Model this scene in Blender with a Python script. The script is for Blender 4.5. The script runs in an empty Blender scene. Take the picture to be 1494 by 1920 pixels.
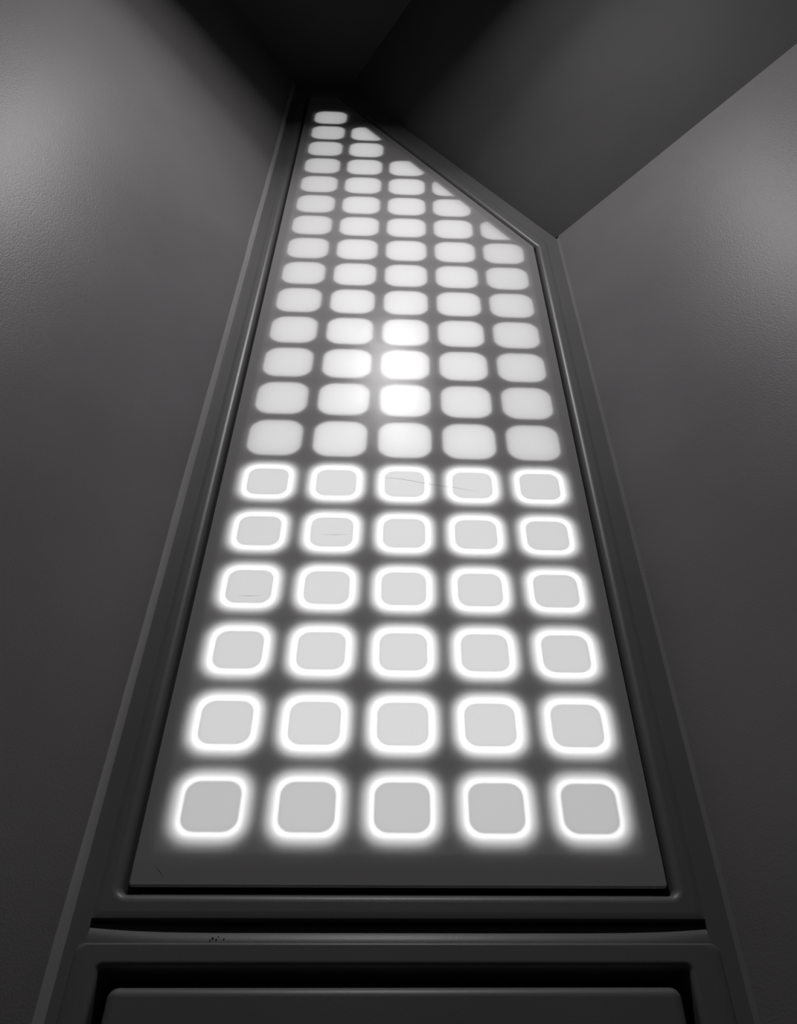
import bpy, bmesh, math
from mathutils import Vector, Matrix
from mathutils.geometry import tessellate_polygon

sc = bpy.context.scene
COL = sc.collection

# ------------------------------------------------------------------ camera
# World: X to the right along the lit wall, Z up, Y into the wall (metres).
FPX, CX = 1600.0, 795.858
cam_data = bpy.data.cameras.new('camera')
cam_data.sensor_fit = 'VERTICAL'
cam_data.sensor_height = 36.0
cam_data.sensor_width = 36.0 * 1494 / 1920
cam_data.lens = 36.0 * FPX / 1920
cam_data.shift_x = (747 - CX) / 1920
cam_data.clip_start = 0.01
cam_data.clip_end = 50
cam = bpy.data.objects.new('camera', cam_data)
COL.objects.link(cam)
right = Vector((0.9992, -0.0379, -0.0117)).normalized()
fwd = Vector((0.03505, 0.70591, 0.70744)).normalized()
up = right.cross(fwd).normalized()
right = fwd.cross(up).normalized()
M = Matrix((right, up, -fwd)).transposed().to_4x4()
M.translation = Vector((0.18625, -0.85817, -0.41782))
cam.matrix_world = M
sc.camera = cam

# ------------------------------------------------------------------ world and exposure
world = bpy.data.worlds.new('world')
sc.world = world
world.use_nodes = True
bg = world.node_tree.nodes['Background']
bg.inputs[0].default_value = (0.5, 0.5, 0.52, 1)
bg.inputs[1].default_value = 0.01
sc.view_settings.view_transform = 'Standard'
sc.view_settings.look = 'None'
sc.view_settings.gamma = 1.0
sc.view_settings.use_curve_mapping = False
sc.view_settings.exposure = 0.0
sc.cycles.use_denoising = True
sc.cycles.max_bounces = 8
sc.cycles.diffuse_bounces = 5
sc.cycles.transmission_bounces = 6
sc.cycles.sample_clamp_indirect = 3.0

LAMP_POS = (0.160, -0.760, 1.80)
LAMP_AIM = (0.170, -0.62, 0.60)
LAMP_POWER = 4.5
LAMP_SPREAD = 140
SPILL_POWER = 3.6
LAMP_SIZE = 0.09
L_UPPER = 1.58      # radiance of the upper lamps
L_RING = 4.5        # radiance of the lower lamps that shine round the tiles
L_TILE = 1.42

# ------------------------------------------------------------------ materials
def new_mat(name):
    m = bpy.data.materials.new(name)
    m.use_nodes = True
    nt = m.node_tree
    for n in list(nt.nodes):
        nt.nodes.remove(n)
    out = nt.nodes.new('ShaderNodeOutputMaterial')
    return m, nt, out

def paint(name, col, rough, spec=0.5, bump=0.15, scale=420.0, mottling=0.06):
    m, nt, out = new_mat(name)
    N, Lk = nt.nodes, nt.links
    p = N.new('ShaderNodeBsdfPrincipled')
    p.inputs['Roughness'].default_value = rough
    p.inputs['Specular IOR Level'].default_value = spec
    tc = N.new('ShaderNodeTexCoord')
    n1 = N.new('ShaderNodeTexNoise')
    n1.inputs['Scale'].default_value = 5.0
    n1.inputs['Detail'].default_value = 4.0
    Lk.new(tc.outputs['Object'], n1.inputs['Vector'])
    cr = N.new('ShaderNodeMapRange')
    cr.inputs['From Min'].default_value = 0.3
    cr.inputs['From Max'].default_value = 0.7
    cr.inputs['To Min'].default_value = 1 - mottling
    cr.inputs['To Max'].default_value = 1 + mottling
    Lk.new(n1.outputs['Fac'], cr.inputs['Value'])
    mx = N.new('ShaderNodeVectorMath')
    mx.operation = 'SCALE'
    mx.inputs[0].default_value = col
    Lk.new(cr.outputs['Result'], mx.inputs['Scale'])
    Lk.new(mx.outputs['Vector'], p.inputs['Base Color'])
    n2 = N.new('ShaderNodeTexNoise')
    n2.inputs['Scale'].default_value = scale
    n2.inputs['Detail'].default_value = 3.0
    Lk.new(tc.outputs['Object'], n2.inputs['Vector'])
    b = N.new('ShaderNodeBump')
    b.inputs['Strength'].default_value = bump
    b.inputs['Distance'].default_value = 0.001
    Lk.new(n2.outputs['Fac'], b.inputs['Height'])
    Lk.new(b.outputs['Normal'], p.inputs['Normal'])
    Lk.new(p.outputs['BSDF'], out.inputs['Surface'])
    return m

def emitter(name, strength, dimmed=False):
    m, nt, out = new_mat(name)
    e = nt.nodes.new('ShaderNodeEmission')
    e.inputs['Color'].default_value = (1.0, 1.0, 1.0, 1)
    e.inputs['Strength'].default_value = strength
    if dimmed:
        at_ = nt.nodes.new('ShaderNodeAttribute')
        at_.attribute_type = 'OBJECT'
        at_.attribute_name = 'falloff_level'
        mu = nt.nodes.new('ShaderNodeMath')
        mu.operation = 'MULTIPLY'
        mu.inputs[1].default_value = strength
        nt.links.new(at_.outputs['Fac'], mu.inputs[0])
        nt.links.new(mu.outputs[0], e.inputs['Strength'])
    nt.links.new(e.outputs['Emission'], out.inputs['Surface'])
    return m

def sheet_material():
    m, nt, out = new_mat('diffuser_acrylic')
    N, Lk = nt.nodes, nt.links
    d = N.new('ShaderNodeBsdfDiffuse')
    d.inputs['Color'].default_value = (0.62, 0.605, 0.62, 1)
    t = N.new('ShaderNodeBsdfTranslucent')
    t.inputs['Color'].default_value = (0.94, 0.93, 0.935, 1)
    mx = N.new('ShaderNodeMixShader')
    mx.inputs[0].default_value = 0.5
    Lk.new(d.outputs[0], mx.inputs[1])
    Lk.new(t.outputs[0], mx.inputs[2])
    g = N.new('ShaderNodeBsdfGlossy')
    g.inputs['Color'].default_value = (1, 1, 1, 1)
    g.inputs['Roughness'].default_value = 0.16
    tc = N.new('ShaderNodeTexCoord')
    n2 = N.new('ShaderNodeTexNoise')
    n2.inputs['Scale'].default_value = 700.0
    n2.inputs['Detail'].default_value = 2.0
    Lk.new(tc.outputs['Object'], n2.inputs['Vector'])
    b = N.new('ShaderNodeBump')
    b.inputs['Strength'].default_value = 0.17
    b.inputs['Distance'].default_value = 0.001
    Lk.new(n2.outputs['Fac'], b.inputs['Height'])
    Lk.new(b.outputs['Normal'], g.inputs['Normal'])
    fr = N.new('ShaderNodeFresnel')
    fr.inputs['IOR'].default_value = 1.45
    mg = N.new('ShaderNodeMixShader')
    fs = N.new('ShaderNodeMath')
    fs.operation = 'MULTIPLY'
    fs.inputs[1].default_value = 0.16        # matt finish: part of the surface reflection is lost
    Lk.new(fr.outputs[0], fs.inputs[0])
    Lk.new(fs.outputs[0], mg.inputs[0])
    Lk.new(mx.outputs[0], mg.inputs[1])
    Lk.new(g.outputs[0], mg.inputs[2])
    Lk.new(mg.outputs[0], out.inputs['Surface'])
    return m

GREY = (0.212, 0.204, 0.211)
M_WALL = paint('satin_grey_wall_paint', GREY, 0.40, 0.12, 0.30, 400.0)
M_FRAME = paint('satin_grey_frame_paint', (0.162, 0.159, 0.162), 0.42, 0.40, 0.10, 420.0)
M_CEIL = paint('grey_ceiling_paint', (0.112, 0.109, 0.112), 0.6, 0.06, 0.18, 330.0)
M_TRIM = paint('pale_grey_trim_paint', (0.48, 0.47, 0.48), 0.5, 0.5, 0.05, 420.0)
M_BEAD = paint('grey_bead_paint', (0.27, 0.265, 0.27), 0.45, 0.4, 0.05, 420.0)
M_FLOOR = paint('dark_floor', (0.08, 0.08, 0.082), 0.5, 0.5, 0.2, 120.0)
M_SHEET = sheet_material()
M_HOUSING = paint('housing_white', (0.30, 0.30, 0.30), 0.7, 0.2, 0.0, 100.0)
M_BLACK = paint('housing_black', (0.02, 0.02, 0.02), 0.7, 0.2, 0.0, 100.0)
M_SCRATCH = paint('scratch_dirt', (0.16, 0.155, 0.155), 0.6, 0.3, 0.0, 300.0)
M_CHIP = paint('dark_scuff', (0.05, 0.05, 0.05), 0.7, 0.2, 0.0, 300.0)
M_METAL = paint('white_enamel', (0.7, 0.7, 0.7), 0.4, 0.5, 0.0, 300.0)
M_UP = emitter('lamp_light_upper', L_UPPER, True)
M_RING = emitter('lamp_light_lower', L_RING, True)
M_TILE = emitter('tile_glow', L_TILE, True)
M_LENS = emitter('downlight_lens', 8.0)

# ------------------------------------------------------------------ mesh helpers
class MB:
    def __init__(self):
        self.v, self.f, self.s = [], [], []
    def add(self, verts, faces, smooth=False):
        o = len(self.v)
        self.v += [tuple(p) for p in verts]
        self.f += [tuple(i + o for i in f) for f in faces]
        self.s += [smooth] * len(faces)
    def loops(self, loops, closed=True, smooth=True, flip=False):
        """bridge successive equal-length loops of points"""
        n = len(loops[0])
        vs = [p for lp in loops for p in lp]
        fs = []
        for k in range(len(loops) - 1):
            for i in range(n if closed else n - 1):
                j = (i + 1) % n
                q = (k * n + i, k * n + j, (k + 1) * n + j, (k + 1) * n + i)
                fs.append(q[::-1] if flip else q)
        self.add(vs, fs, smooth)
    def box(self, x0, x1, y0, y1, z0, z1):
        vs = [(x, y, z) for x in (x0, x1) for y in (y0, y1) for z in (z0, z1)]
        self.add(vs, [(0, 1, 3, 2), (4, 6, 7, 5), (0, 4, 5, 1), (2, 3, 7, 6), (0, 2, 6, 4), (1, 5, 7, 3)])
    def tess(self, outer, holes, y, flip=False):
        polys = [[Vector((p[0], p[1], 0)) for p in lp] for lp in [outer] + holes]
        tris = tessellate_polygon(polys)
        flat = [p for lp in [outer] + holes for p in lp]
        fs = []
        for a, b, c in tris:
            pa, pb, pc = flat[a], flat[b], flat[c]
            ar = (pb[0]-pa[0])*(pc[1]-pa[1]) - (pb[1]-pa[1])*(pc[0]-pa[0])
            t = (a, b, c) if ar > 0 else (c, b, a)       # CCW in (x, z) faces -Y
            fs.append(t[::-1] if flip else t)
        self.add([(p[0], y, p[1]) for p in flat], fs)
    def prism(self, pts, normal, t):
        """planar polygon pts thickened by t away from the room"""
        n = len(pts)
        off = Vector(normal).normalized() * t
        back = [Vector(p) + off for p in pts]
        self.add([*map(Vector, pts), *back],
                 [tuple(range(n)), tuple(range(2*n-1, n-1, -1))] +
                 [(i, (i+1) % n, n + (i+1) % n, n + i) for i in range(n)])
    def build(self, name, mat, parent=None, recalc=False):
        me = bpy.data.meshes.new(name)
        me.from_pydata(self.v, [], self.f)
        me.polygons.foreach_set('use_smooth', self.s)
        if recalc:
            bm = bmesh.new(); bm.from_mesh(me)
            bmesh.ops.recalc_face_normals(bm, faces=bm.faces)
            bm.to_mesh(me); bm.free()
        me.materials.append(mat)
        me.update()
        o = bpy.data.objects.new(name, me)
        COL.objects.link(o)
        if parent:
            o.parent = parent
        return o

def offset(corners, ds):
    """move each edge i (corner i -> i+1) of a CCW polygon outward by ds[i]"""
    n = len(corners)
    if not isinstance(ds, (list, tuple)):
        ds = [ds] * n
    lines = []
    for i in range(n):
        a, b = Vector(corners[i]), Vector(corners[(i+1) % n])
        d = (b - a).normalized()
        nrm = Vector((d.y, -d.x))
        lines.append((a + nrm * ds[i], d))
    out = []
    for i in range(n):
        (p, d), (q, e) = lines[i-1], lines[i]
        den = d.x*e.y - d.y*e.x
        t = ((q.x-p.x)*e.y - (q.y-p.y)*e.x) / den
        out.append(tuple(p + d*t))
    return out

def rounded(corners, radii, n=6, closed=True):
    """round the corners of a polygon with arcs, n+1 points per corner"""
    m = len(corners)
    if not isinstance(radii, (list, tuple)):
        radii = [radii] * m
    out = []
    for i in range(m):
        c = Vector(corners[i])
        a, b = Vector(corners[i-1]) - c, Vector(corners[(i+1) % m]) - c
        a.normalize(); b.normalize()
        r = max(radii[i], 1e-5)
        half = math.acos(max(-1, min(1, a.dot(b)))) / 2
        L = r / math.tan(half)
        ctr = c + (a + b).normalized() * (r / math.sin(half))
        s, e = c + a*L - ctr, c + b*L - ctr
        ang = math.atan2(s.x*e.y - s.y*e.x, s.dot(e))
        for k in range(n+1):
            t = ang*k/n
            out.append((ctr.x + s.x*math.cos(t) - s.y*math.sin(t), ctr.y + s.x*math.sin(t) + s.y*math.cos(t)))
    return out

def at(loop, y):
    return [(p[0], y, p[1]) for p in loop]

def clip_half(poly, p0, nrm):
    """keep the side where (p - p0).nrm <= 0"""
    out = []
    for i in range(len(poly)):
        a, b = poly[i], poly[(i+1) % len(poly)]
        da = (a[0]-p0[0])*nrm[0] + (a[1]-p0[1])*nrm[1]
        db = (b[0]-p0[0])*nrm[0] + (b[1]-p0[1])*nrm[1]
        if da <= 0:
            out.append(a)
        if da*db < 0:
            t = da/(da-db)
            out.append((a[0]+(b[0]-a[0])*t, a[1]+(b[1]-a[1])*t))
    return out

def structure(o, label=None):
    o['kind'] = 'structure'
    if label:
        o['label'] = label
    return o

# ------------------------------------------------------------------ key outlines, (x, z), counter-clockwise from the viewer
SHEET = [(-0.0674, -0.0826), (0.4662, -0.0826), (0.4662, 1.2340), (0.0102, 2.0455), (-0.0667, 2.0455)]
Z_CEIL = 2.125
WALL = [(-0.1127, -0.1126), (0.5190, -0.1126), (0.5192, 1.2727), (0.0368, Z_CEIL), (-0.1127, Z_CEIL)]
BEZEL = [(-0.0945, -0.1126), (0.4960, -0.1126), (0.4960, 1.2490), (0.0225, 2.0900), (-0.0940, 2.0900)]
Z_FLOOR = -1.5
GAP = 0.0058

# ------------------------------------------------------------------ the front wall with its openings
mb = MB()
NC = 6
r_in = [0.006, 0.006, 0.005, 0.004, 0.004]
lip = 0.0095
Y_BEZ = -0.0008
prof = [(GAP, 0.07), (GAP, lip + Y_BEZ)]
for k in range(1, 9):
    a = math.pi/2*k/8
    prof.append((GAP + lip*(1-math.cos(a)), Y_BEZ + lip - lip*math.sin(a)))
lps = [at(rounded(offset(SHEET, d), [r + (d-GAP) for r in r_in], NC), y) for d, y in prof]
mb.loops(lps, smooth=True)
inner_face = lps[-1]
bez = [(0.0060, Y_BEZ), (0.0030, Y_BEZ*0.75), (0.0, 0.0)]
bl = [at(rounded(offset(BEZEL, -d), [0.004]*5, NC), y) for d, y in bez]
mb.loops([inner_face, bl[0]], smooth=False)
mb.loops(bl, smooth=True)
mb.loops([bl[-1], at(rounded(WALL, [0.0003]*5, NC), 0.0)], smooth=False)
# groove under the bezel: a scoop that is deep at its top and runs out flush at its foot
GX0, GX1, GZ0, GZ1 = -0.0945, 0.4960, -0.1126, -0.1352
NX, NT = 64, 10
def gdepth(x):
    t = (x - GX0)/(GX1 - GX0)*2 - 1
    e = 0.0105 if t < 0 else 0.0130
    return e + (0.016 - e)*(1 - abs(t)**7.0)
def gpow(x):
    t = abs((x - GX0)/(GX1 - GX0)*2 - 1)
    return 1.6 + 1.2*t**8
grid = []
for j in range(NT+1):
    t = j/NT
    grid.append([(GX0 + (GX1-GX0)*i/NX, gdepth(GX0 + (GX1-GX0)*i/NX)*(1-t)**gpow(GX0 + (GX1-GX0)*i/NX), GZ0 + (GZ1-GZ0)*t) for i in range(NX+1)])
mb.loops(grid, closed=False, smooth=True, flip=True)
mb.loops([[(p[0], 0.0, GZ0) for p in grid[0]], grid[0]], closed=False, smooth=False, flip=True)
for gx, i in ((GX0, 0), (GX1, NX)):
    pts = [(gx, 0.0, GZ0)] + [g[i] for g in grid]
    f = tuple(range(len(pts)))
    mb.add(pts, [f if i == 0 else f[::-1]])
# flush strips either side of the groove and of the lower plate
for xa, xb in ((-0.1127, GX0), (GX1, 0.5190)):
    mb.add([(xa, 0, Z_FLOOR), (xb, 0, Z_FLOOR), (xb, 0, GZ0), (xa, 0, GZ0)], [(0, 1, 2, 3)])
wall_front = structure(mb.build('wall_front', M_FRAME), 'grey moulded front wall framing the tall lit panel')

# the slightly raised plate round the lower opening
def ushape(xl, xr, zt, rad, n=8):
    pts = [(xl, Z_FLOOR), (xl, zt - 0.050), (xl, zt - 0.015)]
    for k in range(n+1):
        a = math.pi - math.pi/2*k/n
        pts.append((xl + rad + rad*math.cos(a), zt - rad + rad*math.sin(a)))
    for k in range(n+1):
        a = math.pi/2 - math.pi/2*k/n
        pts.append((xr - rad + rad*math.cos(a), zt - rad + rad*math.sin(a)))
    pts += [(xr, zt - 0.015), (xr, zt - 0.050), (xr, Z_FLOOR)]
    return pts
def raised(loop, y):
    return at(loop, y)
mb = MB()
OX0, OX1, OZ = -0.0765, 0.4700, -0.1565
PX0, PX1, PZ = -0.0985, 0.4995, -0.1350
seq = []
BR = 0.0028
for d, y in [(0.0, 0.004)] + [(BR*(1-math.cos(math.pi/12*k)), -0.0022 + BR*(1-math.sin(math.pi/12*k))) for k in range(7)]:
    seq.append(raised(ushape(PX0-0.004+d*4, PX1+0.004-d*4, PZ-d, 0.009-d), y))
mb.loops(seq, closed=False, smooth=True, flip=False)
lr = 0.0055
seq2 = [seq[-1]]
face_in = raised(ushape(OX0-lr, OX1+lr, OZ+lr, 0.003+lr), -0.0022)
mb.loops([seq[-1], face_in], closed=False, smooth=False)
arc = []
for k in range(0, 9):
    a = math.pi/2*k/8
    e = lr*(1-math.sin(a))
    arc.append(raised(ushape(OX0-e, OX1+e, OZ+e, 0.003+e), -0.0022 + lr*(1-math.cos(a))))
arc.append(raised(ushape(OX0, OX1, OZ, 0.003), 0.11))
mb.loops(arc, closed=False, smooth=True)
mb.add([(OX0-.02, .11, Z_FLOOR), (OX1+.02, .11, Z_FLOOR), (OX1+.02, .11, OZ+.02), (OX0-.02, .11, OZ+.02)], [(0, 1, 2, 3)])
mb.build('lower_surround', M_FRAME, wall_front)
# small dark scuff marks in the groove
mb = MB()
for x, z, r in ((0.0225, -0.1306, 0.0012), (0.0260, -0.1318, 0.0009), (0.0275, -0.1290, 0.0007), (0.0330, -0.1315, 0.0009), (0.0205, -0.1325, 0.0008)):
    t = (GZ0 - z)/(GZ0 - GZ1)
    y = gdepth(x)*(1-t)**gpow(x) - 0.0006
    n = 7
    ring = [(x + r*math.cos(2*math.pi*k/n)*(1 + .35*math.sin(3*k)), y, z + r*math.sin(2*math.pi*k/n)*(1 + .35*math.cos(5*k))) for k in range(n)]
    mb.add(ring, [tuple(range(n))])
mb.build('scuff_mark', M_CHIP, wall_front)

# ------------------------------------------------------------------ flanking walls, ceilings, floor
TRIM_L = [(-0.1127, 0.0), (-0.1178, -0.014)]       # (x, y): step from the front wall to the left wall
TRIM_R = [(0.5188, 0.0), (0.5210, -0.006)]
aL, aR, aC = math.radians(39.8), math.radians(41.0), math.radians(36.9)
dL = Vector((-math.sin(aL), -math.cos(aL), 0))
dC = Vector((math.sin(aC), -math.cos(aC), 0))
dE = Vector((0.65187, -0.74906, -0.11821))
dR = Vector((dE.x, dE.y, 0)).normalized()
LEN = 2.7
pL = Vector((TRIM_L[1][0], TRIM_L[1][1], 0))
pR = Vector((TRIM_R[1][0], TRIM_R[1][1], 0))
Z = Vector((0, 0, 1))
mb = MB()
mb.prism([pL + Z*Z_FLOOR, pL + Z*(Z_CEIL+.03), pL + dL*LEN + Z*(Z_CEIL+.03), pL + dL*LEN + Z*Z_FLOOR], (-dL.y*-1, dL.x*-1, 0) if False else (dL.y, -dL.x, 0), 0.04)
structure(mb.build('wall_left', M_WALL, recalc=True), 'plain satin grey wall angling out on the left')

E0 = Vector((0.5170, 0.0, 1.2727))
B0 = Vector((0.0368, 0.0, Z_CEIL))
eR = E0 + dE*(0.006/0.749)
def edge_at(s):
    return E0 + dE*s
mb = MB()
s1 = LEN/ math.hypot(dE.x, dE.y)
top0, top1 = edge_at(0.008), edge_at(s1)
wp0 = Vector((top0.x, top0.y, 0)); wp1 = Vector((top1.x, top1.y, 0))
mb.prism([wp0 + Z*Z_FLOOR, wp1 + Z*Z_FLOOR, wp1 + Z*(top1.z+.05), wp0 + Z*(top0.z+.05)], (-dR.y, dR.x, 0), 0.04)
structure(mb.build('wall_right', M_WALL, recalc=True), 'plain satin grey wall angling out on the right')
TR_OUT = (wp0.x, wp0.y)

mb = MB()
q = [B0, E0, E0 + dE*s1, B0 + dC*(LEN*1.05)]
nS = (E0 - B0).cross(dC)
if nS.z < 0:
    nS = -nS
mb.prism(q, nS, 0.04)
structure(mb.build('ceiling_slope', M_CEIL, recalc=True), 'sloping grey ceiling above the right wall')
mb = MB()
cL = pL + Z*Z_CEIL
mb.prism([Vector((-0.16, 0.05, Z_CEIL)), Vector((0.01, 0.05, Z_CEIL)), B0 + dC*(LEN*1.05), cL + dL*LEN + Vector((-.05, 0, 0))], (0, 0, 1), 0.04)
structure(mb.build('ceiling', M_CEIL, recalc=True), 'flat dark grey ceiling over the alcove')
yb = (pL + dL*LEN).y
mb = MB(); mb.box(-2.1, 2.6, yb-.05, yb+.02, Z_FLOOR-.03, Z_CEIL+.03)
structure(mb.build('wall_back', M_WALL, recalc=True))
mb = MB(); mb.box(-2.1, 2.6, yb-.05, 0.2, Z_FLOOR-.04, Z_FLOOR)
structure(mb.build('floor', M_FLOOR, recalc=True))

# corner trims
def trim(name, a, b, z0, z1, n=40, wob=0.0008, mat=None):
    mb = MB()
    lo = []
    for k in range(n+1):
        z = z0 + (z1-z0)*k/n
        w = wob*(math.sin(z*9.0) + .6*math.sin(z*23.0 + 1.0))
        lo.append([(a[0], a[1]+.004, z), (a[0], a[1]-0.0004, z), (b[0]+w*.3, b[1]+w, z), (b[0] + (b[0]-a[0])*.0 - (0.004 if a[0] < 0 else -0.004), b[1]+w-0.0004+.002, z)])
    mb.loops(lo, closed=False, smooth=False, flip=True)
    return structure(mb.build(name, mat or M_TRIM, recalc=True))
trim('trim_1', TRIM_L[0], TRIM_L[1], Z_FLOOR, Z_CEIL)['label'] = 'lighter grey corner strip between left wall and lit panel frame'
trim('trim_2', TRIM_R[0], TR_OUT, Z_FLOOR, 1.268, wob=0.0003, mat=M_BEAD)['label'] = 'thin grey corner bead between right wall and lit panel frame'

# ------------------------------------------------------------------ the light panel
panel = bpy.data.objects.new('light_panel', None)
COL.objects.link(panel)
panel.location = (0.2, 0.0, -0.0826)
panel['label'] = 'tall angular backlit panel with rows of rounded white lights'
panel['category'] = 'light panel'
PO = Vector(panel.location)
def to_panel(o):
    o.parent = panel
    o.matrix_parent_inverse = Matrix.Translation(-PO)
    return o

PITCH = 0.1
ROWS = [20, 19, 17, 16, 14]
# diagonal along which the last lights are cut off
dg = (Vector(SHEET[3]) - Vector(SHEET[2])).normalized()
dgn = Vector((dg.y, -dg.x))
clip_p = Vector(SHEET[2]) - dgn*0.0276
def rsq(hx, hz, r, n=6):
    return rounded([(-hx, -hz), (hx, -hz), (hx, hz), (-hx, hz)], r, n)
UP_W = rsq(0.0425, 0.0435, 0.022)           # lit window of the upper rows
LO_W = rsq(0.0425, 0.0425, 0.022)           # window over a lower light
def cell_outline(c, r, base):
    x, z = c*PITCH, r*PITCH
    pl = [(p[0]+x, p[1]+z) for p in base]
    if max((p[0]-clip_p.x)*dgn.x + (p[1]-clip_p.y)*dgn.y for p in pl) > 0:
        pl = clip_half(pl, clip_p, dgn)
        return [(p[0]-x, p[1]-z) for p in pl], True
    return base, False

cells = []
for c in range(5):
    for r in range(ROWS[c]):
        o, cl = cell_outline(c, r, LO_W if r < 6 else UP_W)
        cells.append((c, r, o, cl))

# diffuser sheet with an opening for every window, rounded edge and skirt
mb = MB()
r_s = [0.004, 0.004, 0.003, 0.0025, 0.003]
er = 0.0016
front = rounded(offset(SHEET, -er), [max(r-er, .0006) for r in r_s], NC)
holes = [[(p[0]+c*PITCH, p[1]+r*PITCH) for p in o] for c, r, o, cl in cells]
mb.tess(front, holes, 0.0)
ed = []
for k in range(6):
    a = math.pi/2*k/5
    ed.append(at(rounded(offset(SHEET, -er*(1-math.sin(a))), [max(r-er*(1-math.sin(a)), .0006) for r in r_s], NC), er*(1-math.cos(a))))
ed.append(at(rounded(SHEET, r_s, NC), 0.003))
mb.loops(ed, smooth=True, flip=True)
to_panel(mb.build('diffuser_sheet', M_SHEET))

# housing behind the sheet: flange, box walls, back
BOX = [(-0.050, -0.050), (0.450, -0.050)]
_o = offset(SHEET, [-0.0326, -0.0162, -0.0185, -0.093, -0.0174])
BOX = _o
Y_BACK = 0.026
mb = MB()
bo = [rounded(BOX, 0.0015, NC)]*1
mb.loops([at(rounded(SHEET, r_s, NC), 0.003), at(rounded(SHEET, r_s, NC), 0.020), at(bo[0], 0.020)], smooth=False)
to_panel(mb.build('housing_flange', M_BLACK))
mb = MB()
mb.loops([at(bo[0], 0.0012), at(bo[0], Y_BACK)], smooth=False, flip=True)
mb.tess(bo[0], [], Y_BACK)
to_panel(mb.build('housing_box', M_HOUSING))

# aperture plate behind the sheet
mb = MB()
ap = []
UP_A = rsq(0.0405, 0.0412, 0.025)
LO_A = rsq(0.0425, 0.0420, 0.024)
for c, r, o, cl in cells:
    oo, _ = cell_outline(c, r, LO_A if r < 6 else UP_A)
    ap.append([(p[0]+c*PITCH, p[1]+r*PITCH) for p in oo])
mb.tess(rounded(offset(BOX, -0.0002), 0.0015, NC), ap, 0.0026)
to_panel(mb.build('aperture_plate', M_HOUSING))

def flat_tile(name, outline, y0, y1, mat):
    m = MB()
    n = len(outline)
    m.add(at(outline, y0) + at(outline, y1),
          [tuple(range(n)), tuple(range(2*n-1, n-1, -1))] + [((i+1) % n, i, n+i, n+(i+1) % n) for i in range(n)])
    me = bpy.data.meshes.new(name)
    me.from_pydata(m.v, [], m.f)
    me.materials.append(mat)
    return me
def patch(name, outline, mat):
    m = MB()
    m.add(at(outline, 0.0), [tuple(range(len(outline)))])
    me = bpy.data.meshes.new(name)
    me.from_pydata(m.v, [], m.f)
    me.materials.append(mat)
    return me
me_win_up = patch('light_window', UP_W, M_SHEET)
me_win_lo = patch('light_window', LO_W, M_SHEET)
me_lamp_up = flat_tile('lamp', rsq(0.0440, 0.0450, 0.018), 0.0170, 0.0190, M_UP)
me_lamp_lo = flat_tile('lamp', rsq(0.0350, 0.0340, 0.017), 0.0050, 0.0070, M_RING)
me_tile = flat_tile('center_tile', rsq(0.0300, 0.0285, 0.0155), 0.0014, 0.0024, M_TILE)
COL_FALLOFF = [0.87, 1.0, 1.03, 0.98, 0.83]  # vignetting and view-angle fall-off across the panel, put into the emission strengths
def falloff(c, r):
    if r < 6:
        return [0.76, 0.98, 0.98, 0.98, 0.98, 1.0][r]*(1 + (COL_FALLOFF[c]-1)*.5)
    return COL_FALLOFF[c]*(1.0 if r < 10 else 1.0 - 0.028*(r-9))
for c, r, o, cl in cells:
    low = r < 6
    w = bpy.data.objects.new('light_window', patch('light_window', o, M_SHEET) if cl else (me_win_lo if low else me_win_up))
    COL.objects.link(w)
    w.parent = panel
    w.location = Vector((c*PITCH, 0, r*PITCH)) - PO
    if cl:
        lo_, _ = cell_outline(c, r, rsq(0.0440, 0.0450, 0.018))
        me = flat_tile('lamp', lo_, 0.0170, 0.0190, M_UP)
    else:
        me = me_lamp_lo if low else me_lamp_up
    l = bpy.data.objects.new('lamp', me)
    l['falloff_level'] = falloff(c, r)
    COL.objects.link(l); l.parent = w
    if low:
        t = bpy.data.objects.new('center_tile', me_tile)
        t['falloff_level'] = falloff(c, r)
        COL.objects.link(t); t.parent = w

# hairline scratches on the sheet
def scratch(pts, w):
    mb = MB()
    a, b = [], []
    for i, (x, z) in enumerate(pts):
        k = math.sin(math.pi*(i+.3)/(len(pts)-.4))
        a.append((x, -0.00015, z + w*k/2 + 1e-5)); b.append((x, -0.00015, z - w*k/2))
    mb.loops([b, a], closed=False, smooth=False)
    to_panel(mb.build('scratch', M_SCRATCH))
scratch([(0.1484, 0.5127), (0.168, 0.5122), (0.1895, 0.5112), (0.21, 0.507), (0.2289, 0.5023), (0.25, 0.498), (0.2719, 0.4944), (0.292, 0.4897), (0.3108, 0.4864)], 0.0006)
scratch([(-0.0133, 0.2838), (0.002, 0.2836), (0.0172, 0.2844)], 0.0004)
scratch([(0.0878, 0.3938), (0.105, 0.3943), (0.1244, 0.3957)], 0.0004)

scratch([(-0.0468, -0.0622), (-0.0400, -0.0680), (-0.0338, -0.0743)], 0.0005)

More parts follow.
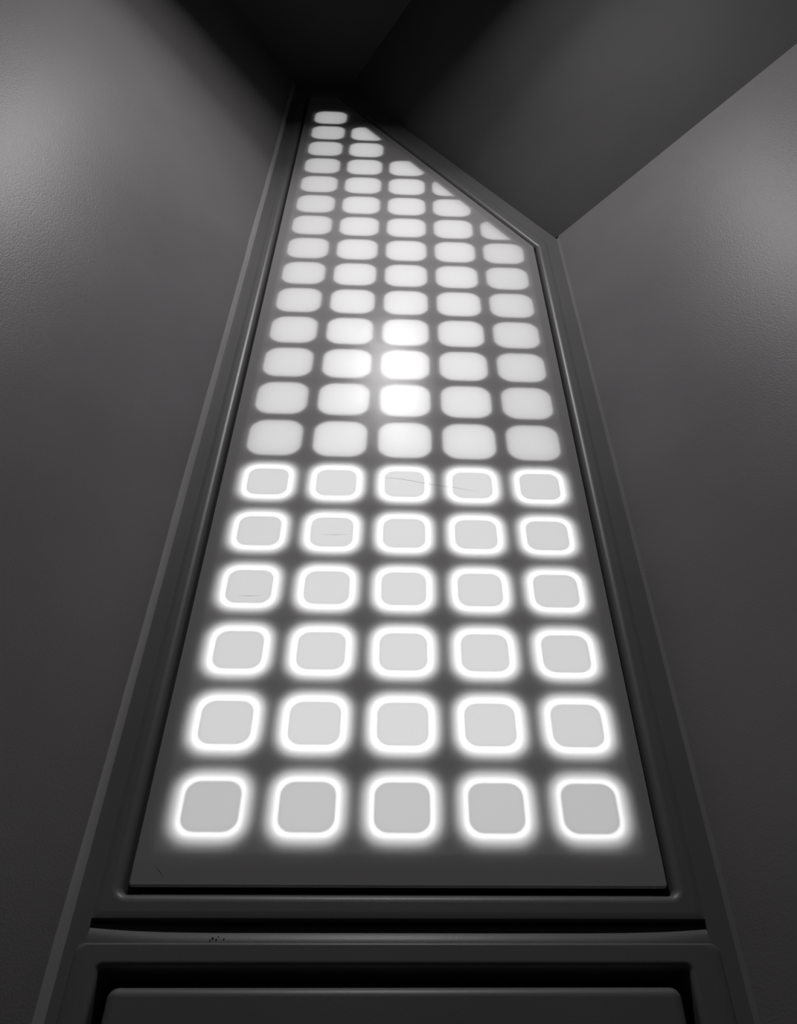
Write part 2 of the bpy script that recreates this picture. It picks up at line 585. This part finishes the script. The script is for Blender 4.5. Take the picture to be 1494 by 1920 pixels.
# ------------------------------------------------------------------ the lower access panel
mb = MB()
AX0, AX1, AZ = -0.0635, 0.4575, -0.1730
Y_AP = -0.007
R_AP = 0.0095
def ap_loop(e):
    return rounded([(AX0+e, -1.40+e), (AX1-e, -1.40+e), (AX1-e, AZ-e), (AX0+e, AZ-e)], [max(.010-e, .001)]*4, 8)
lpz = [at(ap_loop(0), 0.09), at(ap_loop(0), Y_AP + R_AP)]
for k in range(1, 11):
    a = math.pi/2*k/10
    lpz.append(at(ap_loop(R_AP*(1-math.cos(a))), Y_AP + R_AP*(1-math.sin(a))))
mb.loops(lpz, smooth=True)
fl = ap_loop(R_AP)
mb.add(at(fl, Y_AP), [tuple(range(len(fl)))])
acc = mb.build('access_panel', M_FRAME)
acc['label'] = 'plain grey panel with rounded top edge below the lit panel'
acc['category'] = 'panel'

# ------------------------------------------------------------------ spot lamp hanging from the ceiling, above and behind the camera
lamp_root = bpy.data.objects.new('spot_lamp', None)
COL.objects.link(lamp_root)
lamp_root.location = (LAMP_POS[0], LAMP_POS[1], Z_CEIL)
lamp_root['label'] = 'small white spot lamp hanging from the flat ceiling'
lamp_root['category'] = 'spot lamp'
n = 32
def circ(r, z):
    return [(r*math.cos(2*math.pi*k/n), r*math.sin(2*math.pi*k/n), z) for k in range(n)]
drop = LAMP_POS[2] - Z_CEIL
rot = (Vector(LAMP_AIM) - Vector(LAMP_POS)).to_track_quat('-Z', 'Y')
mb = MB()
mb.loops([circ(.045, 0.0), circ(.045, -.012), circ(.038, -.018), circ(.007, -.019)], smooth=True)
mb.build('canopy', M_METAL, lamp_root)
mb = MB()
mb.loops([circ(.006, -.015), circ(.006, drop + .09)], smooth=True)
mb.build('rod', M_METAL, lamp_root)
mb = MB()
mb.loops([circ(.002, .105), circ(.030, .104), circ(.046, .080), circ(.052, 0.0), circ(.049, 0.0), circ(.044, .078), circ(.002, .098)], smooth=True)
sh = mb.build('shade', M_METAL, lamp_root)
sh.location = (0, 0, drop)
sh.rotation_euler = rot.to_euler()
mb = MB()
mb.add(circ(.048, 0.006), [tuple(range(n))])
mb.build('lens', M_LENS, sh)
for nm, power, spread in (('spot_light', LAMP_POWER, LAMP_SPREAD), ('spot_spill', SPILL_POWER, 178)):
    ld = bpy.data.lights.new(nm, 'AREA')
    ld.shape = 'DISK'
    ld.size = LAMP_SIZE
    ld.energy = power
    ld.spread = math.radians(spread)
    ld.color = (1.0, 0.985, 0.985)
    lo = bpy.data.objects.new(nm, ld)
    COL.objects.link(lo)
    lo.parent = lamp_root
    lo.location = Vector((0, 0, drop)) + rot @ Vector((0, 0, -.002))
    lo.rotation_euler = rot.to_euler()
